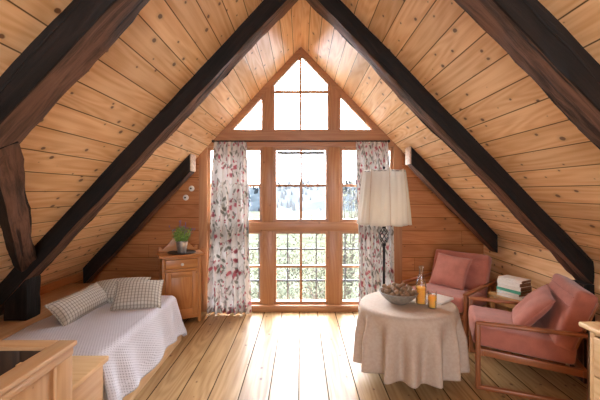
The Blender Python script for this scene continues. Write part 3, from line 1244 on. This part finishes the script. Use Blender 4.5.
# ------------------------------------------------------------------ bedside cabinet with plant
cb = thing('bedside_cabinet', 'small orange pine cabinet with a drawer and door beside the left curtain', 'cabinet', (-1.318, 3.874, 0), R(27))
W, Dp = .395, .26
mb = MB()
mb.bx(-W / 2, W / 2, Dp / 2 - .014, Dp / 2, .05, .71, g=2)
mb.bx(-W / 2, -W / 2 + .03, -Dp / 2, Dp / 2, .0, .71, g=2)
mb.bx(W / 2 - .03, W / 2, -Dp / 2, Dp / 2, .0, .71, g=2)
mb.bx(-W / 2, W / 2, -Dp / 2, -Dp / 2 + .02, .56, .585)
mb.bx(-W / 2, W / 2, -Dp / 2, -Dp / 2 + .02, .69, .712)
mb.bx(-W / 2, W / 2, -Dp / 2 + .004, Dp / 2, .05, .085)
mb.build('body', M['cab'], cb)
MB().bx(-W / 2 - .035, W / 2 + .035, -Dp / 2 - .035, Dp / 2 + .01, .712, .738, bev=.008, seg=3).build('top', M['cab'], cb)
dr = MB().bx(-W / 2 + .033, W / 2 - .033, -Dp / 2 - .004, -Dp / 2 + .014, .588, .687, bev=.005).build('drawer', M['cab'], cb)
kn = MB().lathe([(0, 0), (.008, .002), (.007, .012), (.015, .02), (.016, .027), (.008, .034), (0, .035)], 18, loc=(0, -Dp / 2 - .004, .637), mat=Euler((R(90), 0, 0)).to_matrix().to_4x4()).build('knob', M['porcelain'], dr)
kn['label'] = 'white porcelain knob'
dx0, dx1, dz0, dz1 = -W / 2 + .033, W / 2 - .033, .088, .557
mb = MB()
mb.bx(dx0, dx0 + .055, -Dp / 2 - .004, -Dp / 2 + .016, dz0, dz1, g=2)
mb.bx(dx1 - .055, dx1, -Dp / 2 - .004, -Dp / 2 + .016, dz0, dz1, g=2)
mb.bx(dx0 + .055, dx1 - .055, -Dp / 2 - .003, -Dp / 2 + .015, dz0, dz0 + .065)
mb.bx(dx0 + .055, dx1 - .055, -Dp / 2 - .003, -Dp / 2 + .015, dz1 - .06, dz1)
dd = mb.build('door', M['cab'], cb)
MB().bx(dx0 + .05, dx1 - .05, -Dp / 2 + .005, -Dp / 2 + .012, dz0 + .06, dz1 - .055, bev=.003, g=2).build('door_panel', M['cab'], dd)
pts = [(-W / 2 - .01, 0)]
for i in range(41):
    f = i / 40
    a = abs(2 * f - 1)
    h = .055 + .115 * (0.5 + .5 * math.cos(math.pi * min(1, max(0, (a - .12) / .62)))) - .03 * math.exp(-((a - .80) / .06) ** 2)
    pts.append((-W / 2 - .01 + f * (W + .02), h))
pts.append((W / 2 + .01, 0))
MB().prism(pts, Dp / 2 - .012, Dp / 2 + .006, mat=Matrix.Translation((0, 0, .738)), bev=.002).build('back_board', M['cab'], cb)

cabm = Matrix.Translation((-1.318, 3.874, .738)) @ Matrix.Rotation(R(27), 4, 'Z')
pt = cabm @ Vector((.015, -.012, 0))
o = MB().lathe([(0, 0), (.135, 0), (.150, .008), (.147, .011), (.133, .005), (0, .005)], 48).build('tray', M['tray'], loc=pt)
tag(o, 'dark round tray under the lavender pot on the cabinet', 'tray')
pp = thing('potted_lavender', 'green lavender plant in a zinc pot on the small cabinet', 'plant', pt + Vector((0, 0, .0055)))
MB().lathe([(0, 0), (.044, 0), (.047, .004), (.062, .112), (.066, .116), (.066, .122), (.061, .122), (.058, .112), (.045, .08), (0, .08)], 36).build('pot', M['zinc'], pp)
MB().lathe([(0, .10), (.058, .104), (.055, .09), (0, .085)], 20).build('soil', M['soil'], pp)
rnd = random.Random(5)
bm = bmesh.new()
bm.loops.layers.uv.new('UVMap')
fb = MB()
for k in range(230):
    a = rnd.uniform(0, 6.283)
    r0 = rnd.uniform(0, .045)
    tilt = rnd.uniform(0, .75) * (.4 + r0 / .045 * .6)
    ln = rnd.uniform(.09, .205) * (1 - .25 * tilt)
    d = Vector((math.cos(a) * math.sin(tilt), math.sin(a) * math.sin(tilt), math.cos(tilt)))
    b0 = Vector((math.cos(a) * r0, math.sin(a) * r0, .10))
    side = d.orthogonal().normalized()
    side = Matrix.Rotation(rnd.uniform(0, 6.28), 3, d) @ side
    for q in range(7):
        f = .25 + .75 * q / 7
        c = b0 + d * ln * f
        ld = (d * .6 + (Matrix.Rotation(q * 2.4, 3, d) @ side) * .8).normalized()
        s2 = ld.orthogonal().normalized() * .0042
        L_ = .026 * (1.1 - .4 * f)
        bm.faces.new([bm.verts.new(v) for v in (c - s2, c + s2, c + ld * L_ + s2 * .3, c + ld * L_ - s2 * .3)])
    if k % 9 == 0:
        e = b0 + d * (ln + .045)
        fb.tube([b0 + d * ln * .6, b0 + d * ln, e], [.0012, .0015, .0015], 4)
        fb.ball(e, .006, 1, (1, 1, 2.2))
me = bpy.data.meshes.new('foliage')
bm.to_mesh(me)
bm.free()
me.materials.append(M['leaf'])
o = bpy.data.objects.new('foliage', me)
COL.objects.link(o)
o.parent = pp
fb.build('flower_spikes', M['lavender'], pp)

# ------------------------------------------------------------------ floor lamp
lm = thing('floor_lamp', 'black wrought iron floor lamp with a large cream shade beside the right curtain', 'lamp', (.785, 3.36, 0))
MB().lathe([(0, 0), (.14, 0), (.145, .01), (.13, .022), (.05, .034), (.025, .05), (.018, .08), (0, .08)], 40).build('base', M['iron'], lm)
MB().tube([(0, 0, .05), (0, 0, .90)], .0125, 12).build('pole', M['iron'], lm)
mb = MB()
mb.ball((0, 0, .90), .02, 2)
mb.build('collar', M['iron'], lm)
MB().ball((0, 0, 1.075), .018, 2).tube([(0, 0, 1.07), (0, 0, 1.36)], .009, 10).build('stem', M['iron'], lm)
for k in range(6):
    pts = []
    for i in range(15):
        f = i / 14
        a = k * math.pi / 3 + f * math.pi * .9
        r_ = .006 + .036 * math.sin(math.pi * f)
        pts.append((r_ * math.cos(a), r_ * math.sin(a), .90 + .175 * f))
    MB().tube(pts, .0045, 6).build('cage_wire', M['iron'], lm)
ST, SB = 1.60, 1.105
NP = 8


def shadef(a, b):
    th_ = 2 * math.pi * a
    sc_ = abs((a * NP) % 1 - .5) * 2
    r_ = (.200 + (.252 - .200) * b ** .85) * (1 - .018 * (1 - sc_ ** 3))
    r_ += .004 * math.sin(th_ * 23 + 3 * b) * (.3 + b)
    z = ST + (SB - ST) * b - .010 * b * (1 - sc_ ** 2) + .012 * (1 - b) * sc_ ** 6
    return (r_ * math.cos(th_), r_ * math.sin(th_), z)


mb = MB()
mb.grid(shadef, 128, 18, uvf=lambda a, b: (a, b), wrap=True)
o = mb.build('lamp_shade', M['shade'], lm, angle=180)
mod_solid(o, .003, 0)
for k in range(NP):
    a0 = k / NP
    pts = [Vector(shadef(a0, b / 10)) * 1.0 for b in range(11)]
    pts = [Vector((p.x * 1.006, p.y * 1.006, p.z)) for p in pts]
    s_ = MB().tube(pts, .0035, 6).build('shade_rib', M['cloth'], o)
mb = MB()
mb.tube([(.198 * math.cos(2 * math.pi * k / 40), .198 * math.sin(2 * math.pi * k / 40), ST - .01) for k in range(40)], .003, 6, closed=True)
for k in range(4):
    a = k * math.pi / 2 + .4
    mb.tube([(0, 0, 1.40), (.08 * math.cos(a), .08 * math.sin(a), 1.52), (.197 * math.cos(a), .197 * math.sin(a), ST - .01)], .003, 6)
mb.tube([(0, 0, 1.34), (0, 0, 1.62)], .004, 8)
mb.ball((0, 0, 1.63), .014, 2)
mb.build('shade_carrier', M['iron'], lm)
MB().lathe([(.0, 1.30), (.018, 1.30), (.018, 1.25), (.0, 1.25)], 14).build('socket', M['iron'], lm)
MB().ball((.0, 0, 1.225), .030, 2).build('bulb', M['bulb'], lm)
l = bpy.data.lights.new('bulb_light', 'POINT')
l.energy = 0.5
l.color = (1, .84, .66)
l.shadow_soft_size = .04
lo = bpy.data.objects.new('bulb_light', l)
COL.objects.link(lo)
lo.parent = lm
lo.location = (0, -.06, 1.22)

# ------------------------------------------------------------------ round table, cloth and what stands on it
TX, TY, TZ = .81, 2.70, .553
tb_ = thing('round_table', 'low round table hidden under the cream tablecloth', 'table', (TX, TY, 0))
MB().lathe([(0, TZ - .03), (.345, TZ - .03), (.352, TZ - .02), (.352, TZ - .006), (.346, TZ - .002), (0, TZ - .002)], 64).build('tabletop', M['dark'], tb_)
MB().lathe([(0, .10), (.045, .10), (.05, .14), (.03, .2), (.035, .4), (.05, TZ - .04), (.09, TZ - .03), (0, TZ - .03)], 24).build('column', M['dark'], tb_)
for ang in (-12, 70, 150):
    c, s_ = math.cos(R(ang)), math.sin(R(ang))
    MB().tube([(0.03 * c, .03 * s_, .16), (.10 * c, .10 * s_, .13), (.18 * c, .18 * s_, .06), (.235 * c, .235 * s_, .025)], [.026, .026, .026, .025], 10).build('leg', M['dark'], tb_)
NFOLD = 14
frnd = random.Random(11)
fa = [frnd.uniform(.7, 1.35) for _ in range(NFOLD)]
fp = [frnd.uniform(-.13, .13) for _ in range(NFOLD)]


def clothf(a, b):
    """b: 0 centre .. 1 hem"""
    Rr = .356
    drop = .435
    s_ = b * (Rr + drop)
    k = a * NFOLD
    i0 = int(math.floor(k)) % NFOLD
    fr = k - math.floor(k)
    amp = fa[i0] * (1 - fr) + fa[(i0 + 1) % NFOLD] * fr
    phs = fp[i0] * (1 - fr) + fp[(i0 + 1) % NFOLD] * fr
    wv = math.cos(2 * math.pi * (k + phs))
    rc = .022
    if s_ < Rr - rc:
        r_, z = s_, TZ
    elif s_ < Rr - rc + rc * 1.571:
        t_ = (s_ - Rr + rc) / rc
        r_, z = Rr - rc + rc * math.sin(t_), TZ - rc * (1 - math.cos(t_))
    else:
        t_ = s_ - (Rr - rc + rc * 1.571)
        f = t_ / drop
        pk = (.5 + .5 * wv) ** 1.3 * 2.1 - 1.0
        r_ = Rr + .000 * f + .054 * amp * pk * min(1, f * 2.4) * (.5 + .5 * f)
        z = TZ - rc - t_ * (.985 - .015 * wv)
    th_ = 2 * math.pi * a
    return (r_ * math.cos(th_), r_ * math.sin(th_), max(z, .03))


mb = MB()
mb.grid(clothf, NFOLD * 18, 54, uvf=lambda a, b: (a * 3, b), wrap=True)
bmesh.ops.remove_doubles(mb.bm, verts=mb.bm.verts[:], dist=1e-5)
bmesh.ops.recalc_face_normals(mb.bm, faces=mb.bm.faces[:])
o = mb.build('tablecloth', M['cloth'], angle=180, loc=(TX, TY, .003))
mod_solid(o, .003, 1)
tag(o, 'cream linen tablecloth falling in folds over the round table', 'tablecloth')
TT = TZ + .006

bl = thing('bowl', 'grey stoneware bowl full of nuts on the round table', 'bowl', (.742, 2.70, TT))
ZS = .86
prof_o = [(.0, 0), (.060, 0), (.066, .004), (.095, .030), (.125, .062), (.143, .094), (.146, .100)]
prof_i = [(.142, .102), (.138, .096), (.119, .064), (.088, .034), (.055, .014), (0, .010)]
prof_o = [(r_, z_ * ZS) for r_, z_ in prof_o]
prof_i = [(r_, z_ * ZS) for r_, z_ in prof_i]
MB().lathe(prof_o + prof_i, 48).build('body', M['bowl'], bl)


def bowl_z(r_):
    pr = list(reversed(prof_i))
    for (r0, z0), (r1, z1) in zip(pr, pr[1:]):
        if r0 <= r_ <= r1:
            return z0 + (z1 - z0) * (r_ - r0) / max(1e-6, r1 - r0)
    return .102 * ZS


nm = []
for q in range(4):
    mb = MB()
    mb.ball((0, 0, 0), 1.0, 3)
    for v in mb.bm.verts:
        n_ = v.co.normalized()
        k_ = 1 + .10 * noise.noise(n_ * 3.2 + Vector((q * 7, 0, 0))) + .06 * noise.noise(n_ * 8 + Vector((q * 5, 1, 0)))
        k_ += .05 * math.exp(-(n_.y / .08) ** 2)
        v.co = Vector((n_.x * .93, n_.y * .93, n_.z * 1.12)) * k_
    me = bpy.data.meshes.new('walnut')
    mb.bm.to_mesh(me)
    mb.bm.free()
    me.materials.append(M['nut'])
    me.polygons.foreach_set('use_smooth', [True] * len(me.polygons))
    nm.append(me)
rnd = random.Random(3)
placed = []
for i in range(68):
    rr = rnd.uniform(.0165, .0195)
    best = None
    for tr_ in range(60):
        a, q = rnd.uniform(0, 6.283), .118 * math.sqrt(rnd.random())
        x, y = q * math.cos(a), q * math.sin(a)
        # rest on the bowl
        z = max(bowl_z(min(.138, q + rr * f)) + rr * math.sqrt(max(0, 1 - f * f)) for f in (0, .3, .5, .7, .85))
        for (px_, py_, pz_, pr_) in placed:
            d2 = (x - px_) ** 2 + (y - py_) ** 2
            s2 = (rr + pr_) * 1.06
            if d2 < s2 * s2:
                z = max(z, pz_ + math.sqrt(s2 * s2 - d2))
        sc_ = z + .25 * q
        if best is None or sc_ < best[0]:
            best = (sc_, x, y, z)
    _, x, y, z = best
    placed.append((x, y, z, rr))
    o = bpy.data.objects.new('walnut', nm[i % 4])
    COL.objects.link(o)
    o.location = (.742 + x, 2.70 + y, TT + z)
    o.scale = (rr,) * 3
    o.rotation_euler = (rnd.uniform(0, 6), rnd.uniform(0, 6), rnd.uniform(0, 6))
    tag(o, 'brown walnut in the grey bowl on the table', 'nut', 'walnuts in the bowl')

bt = thing('bottle', 'clear glass bottle half filled with orange juice on the table', 'bottle', (.905, 2.675, TT))
po = [(0, 0), (.036, 0), (.039, .004), (.0395, .13), (.037, .15), (.024, .195), (.0155, .225), (.0135, .25), (.0135, .266), (.017, .268), (.017, .282), (.0145, .284)]
pi_ = [(.012, .282), (.0115, .25), (.0135, .225), (.022, .195), (.035, .148), (.0372, .13), (.037, .006), (0, .005)]
MB().lathe(po + pi_, 36).build('glass', M['bottleglass'], bt)
MB().lathe([(0, .0055), (.0365, .0065), (.0368, .122), (0, .122)], 36).build('juice', M['juice'], bt)
jg = thing('tumbler', 'short glass of orange juice in front of the bottle', 'glass', (.952, 2.575, TT))
MB().lathe([(0, 0), (.027, 0), (.029, .003), (.0335, .118), (.0325, .119), (.0318, .117), (.0272, .008), (0, .007)], 36).build('glass', M['bottleglass'], jg)
MB().lathe([(0, .0075), (.0270, .0085), (.0308, .090), (0, .090)], 36).build('juice', M['juice'], jg)
sb = thing('serving_board', 'white painted board at the right edge of the round table', 'board', (1.065, 2.775, TT), R(40))
mb = MB()
mb.bx(-.10, .10, -.085, .085, 0, .016, bev=.004)
mb.build('board_body', M['board'], sb)
o = bpy.data.objects.new('walnut', nm[1])
COL.objects.link(o)
o.location = (1.02, 2.80, TT + .016 + .013)
o.scale = (.015, .015, .015)
tag(o, 'single walnut lying on the white board behind the juice glass', 'nut')


# ------------------------------------------------------------------ armchairs
def cushion(w, d, h, bev, crown=.012, seed=0):
    """soft upholstered block centred on its middle"""
    tb = bmesh.new()
    uvl = tb.loops.layers.uv.new('UVMap')
    bmesh.ops.create_cube(tb, size=1.0)
    for v in tb.verts:
        v.co = Vector((v.co.x * w, v.co.y * d, v.co.z * h))
    bmesh.ops.bevel(tb, geom=tb.edges[:], offset=bev, segments=4, profile=.55, affect='EDGES')
    bmesh.ops.subdivide_edges(tb, edges=[e for e in tb.edges if e.calc_length() > .12], cuts=9, use_grid_fill=True)
    for v in tb.verts:
        a, b, c = v.co.x / w * 2, v.co.y / d * 2, v.co.z / h * 2
        ex = max(0, 1 - a * a) * max(0, 1 - b * b)
        v.co.z += crown * ex * (1 if c > 0 else -.3) + .004 * noise.noise(v.co * 7 + Vector((seed, 0, 0)))
        v.co.y += .3 * crown * max(0, 1 - a * a) * max(0, 1 - c * c) * (1 if b > 0 else -1)
    for f in tb.faces:
        for l in f.loops:
            l[uvl].uv = (l.vert.co.x, l.vert.co.y + l.vert.co.z)
    return tb


def armchair(label, loc, rz, wd=.66):
    ac = thing('armchair', label, 'armchair', loc, rz, 'pink armchairs')
    hw = wd / 2
    fr, bk = -.32, .36          # front and back of the frame
    ah = .485
    wt = .036
    for sx in (-1, 1):
        x = sx * (hw - wt / 2)
        MB().bar((x, fr - .012, ah - .016), (x, bk + .02, ah - .016), wt + .008, .024, bev=.009, seg=3).build('armrest', M['teak'], ac)
        MB().bar((x, fr + .006, .012), (x, fr + .006, ah - .025), wt, .034, up=(0, 1, 0), bev=.009, seg=3).build('leg', M['teak'], ac)
        MB().bar((x, fr - .008, .015), (x, bk + .01, .015), wt, .030, bev=.008, seg=3).build('runner', M['teak'], ac)
        MB().bar((x, bk - .02, .018), (x, bk - .02, ah - .025), wt, .034, up=(0, 1, 0), bev=.009, seg=3).build('leg', M['teak'], ac)
        MB().bar((x - sx * .036, fr + .015, .255), (x - sx * .036, bk - .02, .205), .03, .05, bev=.006).build('seat_rail', M['teak'], ac)
    for y_, z_ in ((fr + .03, .25), (bk - .04, .21)):
        MB().bar((-hw + .03, y_, z_), (hw - .03, y_, z_), .03, .045, bev=.006).build('crossbar', M['teak'], ac)
    # seat
    sw = wd - .09
    tb = cushion(sw, .62, .135, .035, .014, 1)
    mb = MB()
    mb._merge(tb, Matrix.Translation((0, -.03, .335)) @ Matrix.Rotation(R(-4.5), 4, 'X'))
    mb.build('seat_cushion', M['pink'], ac, angle=60)
    # reclining back
    bm_ = Matrix.Translation((0, .270, .540)) @ Matrix.Rotation(R(-21), 4, 'X')
    tb = cushion(sw + .01, .125, .42, .035, .0, 2)
    for v in tb.verts:     # shallow stitched channels across the top
        if v.co.y < 0:
            for zc_ in (.08, .145):
                v.co.y += .010 * math.exp(-((v.co.z - zc_) / .013) ** 2)
        v.co.y -= .014 * max(0, 1 - (v.co.x / sw * 2) ** 2) * max(0, 1 - (v.co.z / .21) ** 2) * (1 if v.co.y < 0 else 0)
    mb = MB()
    mb._merge(tb, bm_)
    bc = mb.build('back_cushion', M['pink'], ac, angle=60)
    for zc_ in (.08, .145):
        pts = [bm_ @ Vector((x_ * (sw - .03) / 2, -.0655 - .012 * (1 - x_ * x_) * (1 - (zc_ / .21) ** 2), zc_)) for x_ in [i / 8 - 1 for i in range(17)]]
        MB().tube(pts, .003, 6).build('seam', M['pink'], bc)
    mb = MB()
    for sx in (-1, 1):
        p0 = bm_ @ Vector((sx * (sw / 2 - .05), .075, -.25))
        p1 = bm_ @ Vector((sx * (sw / 2 - .05), .075, .17))
        mb.bar(p0, p1, .03, .022, up=(0, 1, 0), bev=.005)
    for zc_ in (-.1, .03, .15):
        mb.bar(bm_ @ Vector((-sw / 2 + .05, .075, zc_)), bm_ @ Vector((sw / 2 - .05, .075, zc_)), .03, .015, bev=.004)
    mb.build('back_frame', M['teak'], ac)
    return ac


RB = math.atan2(-.93, -.37)
RA = math.atan2(-.74, .67)
PB = Vector((1.668, 2.705, 0))
PA = Vector((1.515, 3.655, 0))
armchair('dusty pink armchair with teak arms in front of the pine chest, nearest the camera', PB, RB)
armchair('dusty pink armchair in the corner behind the round table', PA, RA)


def chair_pt(P, rz, v):
    return P + Matrix.Rotation(rz, 3, 'Z') @ Vector(v)


def chair_rot(rz, tilt, roll):
    """a cushion leaning on the reclined back, rolled in its own plane"""
    m = Matrix.Rotation(rz, 3, 'Z') @ Matrix.Rotation(R(90 - tilt), 3, 'X') @ Matrix.Rotation(R(roll), 3, 'Z')
    return m


pillow('throw_pillow', 'pink square cushion leaning in the armchair nearest the camera', 'cushion', .34, .37, .12, chair_pt(PB, RB, (.0, .075, .525)), chair_rot(RB, 40, -9), M['pinkpil'], 21, 'pink cushions')
pillow('throw_pillow', 'pink square cushion leaning in the corner armchair', 'cushion', .37, .35, .12, chair_pt(PA, RA, (-.03, .110, .565)), chair_rot(RA, 27, -4), M['pinkpil'], 22, 'pink cushions')

# ------------------------------------------------------------------ side table and books
SX, SY, SRZ = 1.945, 3.262, R(17)
st = thing('side_table', 'small pine side table between the two pink armchairs', 'table', (SX, SY, 0), SRZ)
MB().bx(-.135, .135, -.175, .155, .43, .452, bev=.006, seg=3).build('tabletop', M['stool'], st)
mb = MB()
for y_ in (-.145, .125):
    mb.bx(-.105, .105, y_ - .009, y_ + .009, .365, .43)
for x_ in (-.105, .105):
    mb.bx(x_ - .009, x_ + .009, -.145, .125, .365, .43)
mb.build('apron', M['stool'], st)
for x_ in (-.105, .105):
    for y_ in (-.145, .125):
        MB().lathe([(0, 0), (.011, 0), (.014, .03), (.012, .1), (.018, .22), (.013, .25), (.020, .27), (.014, .29), (.021, .33), (.021, .43), (0, .43)], 14, loc=(x_, y_, 0)).build('leg', M['stool'], st)
books = [  # thickness, length, width, cover colour, label
    (.030, .235, .165, (.62, .66, .66), 'pale grey book at the bottom of the stack on the side table'),
    (.018, .225, .160, (.70, .72, .68), 'thin white book just under the green book'),
    (.026, .230, .158, (.10, .42, .28), 'bright green book in the middle of the stack'),
    (.034, .220, .155, (.74, .71, .65), 'thick white book just above the green book'),
    (.032, .222, .150, (.78, .74, .67), 'cream book second from the top of the stack'),
    (.022, .215, .148, (.82, .79, .73), 'off white book on top of the stack'),
]
zt = .452
rnd = random.Random(2)
brown = plain('brown_book_spine', (.19, .095, .05), .6, nz=.2, ns=50)
for th_, ln, wd, colr, lab in books:
    rz = math.atan2(.9, -.42) + R(rnd.uniform(-5, 5))
    bk = thing('book', lab, 'book', (1.932 + rnd.uniform(-.005, .005), 3.225 + rnd.uniform(-.006, .006), zt + .0005), rz, 'books on the side table')
    cm = plain('book_cover_' + lab.split()[0], colr, .5, nz=.06, ns=30)
    # local x along the spine, local +y is the page side facing the window and table
    mb = MB()
    mb.bx(-ln / 2, ln / 2, -wd / 2, wd / 2, 0, .003, bev=.0008)
    mb.bx(-ln / 2, ln / 2, -wd / 2, wd / 2, th_ - .003, th_, bev=.0008)
    mb.build('cover', cm, bk)
    MB().bx(-ln / 2 + .004, ln / 2 - .004, -wd / 2 + .003, wd / 2 - .004, .003, th_ - .003, bev=0).build('pages', M['page'] if colr[1] - colr[0] < .2 else cm, bk)
    s_ = MB().bx(-ln / 2 - .002, -ln / 2 + .004, -wd / 2 + .002, wd / 2 - .002, .001, th_ - .001, bev=.002).build('end_band', brown, bk)
    zt += th_ + .001

# ------------------------------------------------------------------ chest of drawers, right foreground
dc = thing('chest_of_drawers', 'pale pine chest of drawers cut off by the right edge', 'chest of drawers', (1.415, 1.40, 0))
CZ = .755
MB().bx(-.03, .40, -.42, .375, CZ - .025, CZ, bev=.007, seg=3).build('top', M['chest'], dc)
mb = MB()
mb.bx(.0, .39, .335, .352, 0, CZ - .025, g=2)
mb.bx(.0, .39, -.40, -.383, 0, CZ - .025, g=2)
mb.bx(.37, .385, -.385, .34, .05, CZ - .025)
mb.bx(.0, .02, .312, .352, 0, CZ - .025, g=2)
mb.bx(.0, .02, -.40, -.36, 0, CZ - .025, g=2)
mb.bx(.002, .37, -.385, .34, .04, .07)
mb.bx(.004, .02, -.385, .34, CZ - .045, CZ - .025)
mb.build('body', M['chest'], dc)
zz = [(.08, .295), (.30, .515), (.52, .705)]
for z0, z1 in zz:
    d_ = MB().bx(-.008, .018, -.355, .308, z0, z1, bev=.006).build('drawer', M['chest'], dc)
    for y_ in (-.2, .15):
        MB().lathe([(0, 0), (.010, .001), (.009, .014), (.018, .022), (.017, .03), (0, .034)], 16, loc=(-.008, y_, (z0 + z1) / 2), mat=Euler((0, R(-90), 0)).to_matrix().to_4x4()).build('knob', M['chest'], d_)
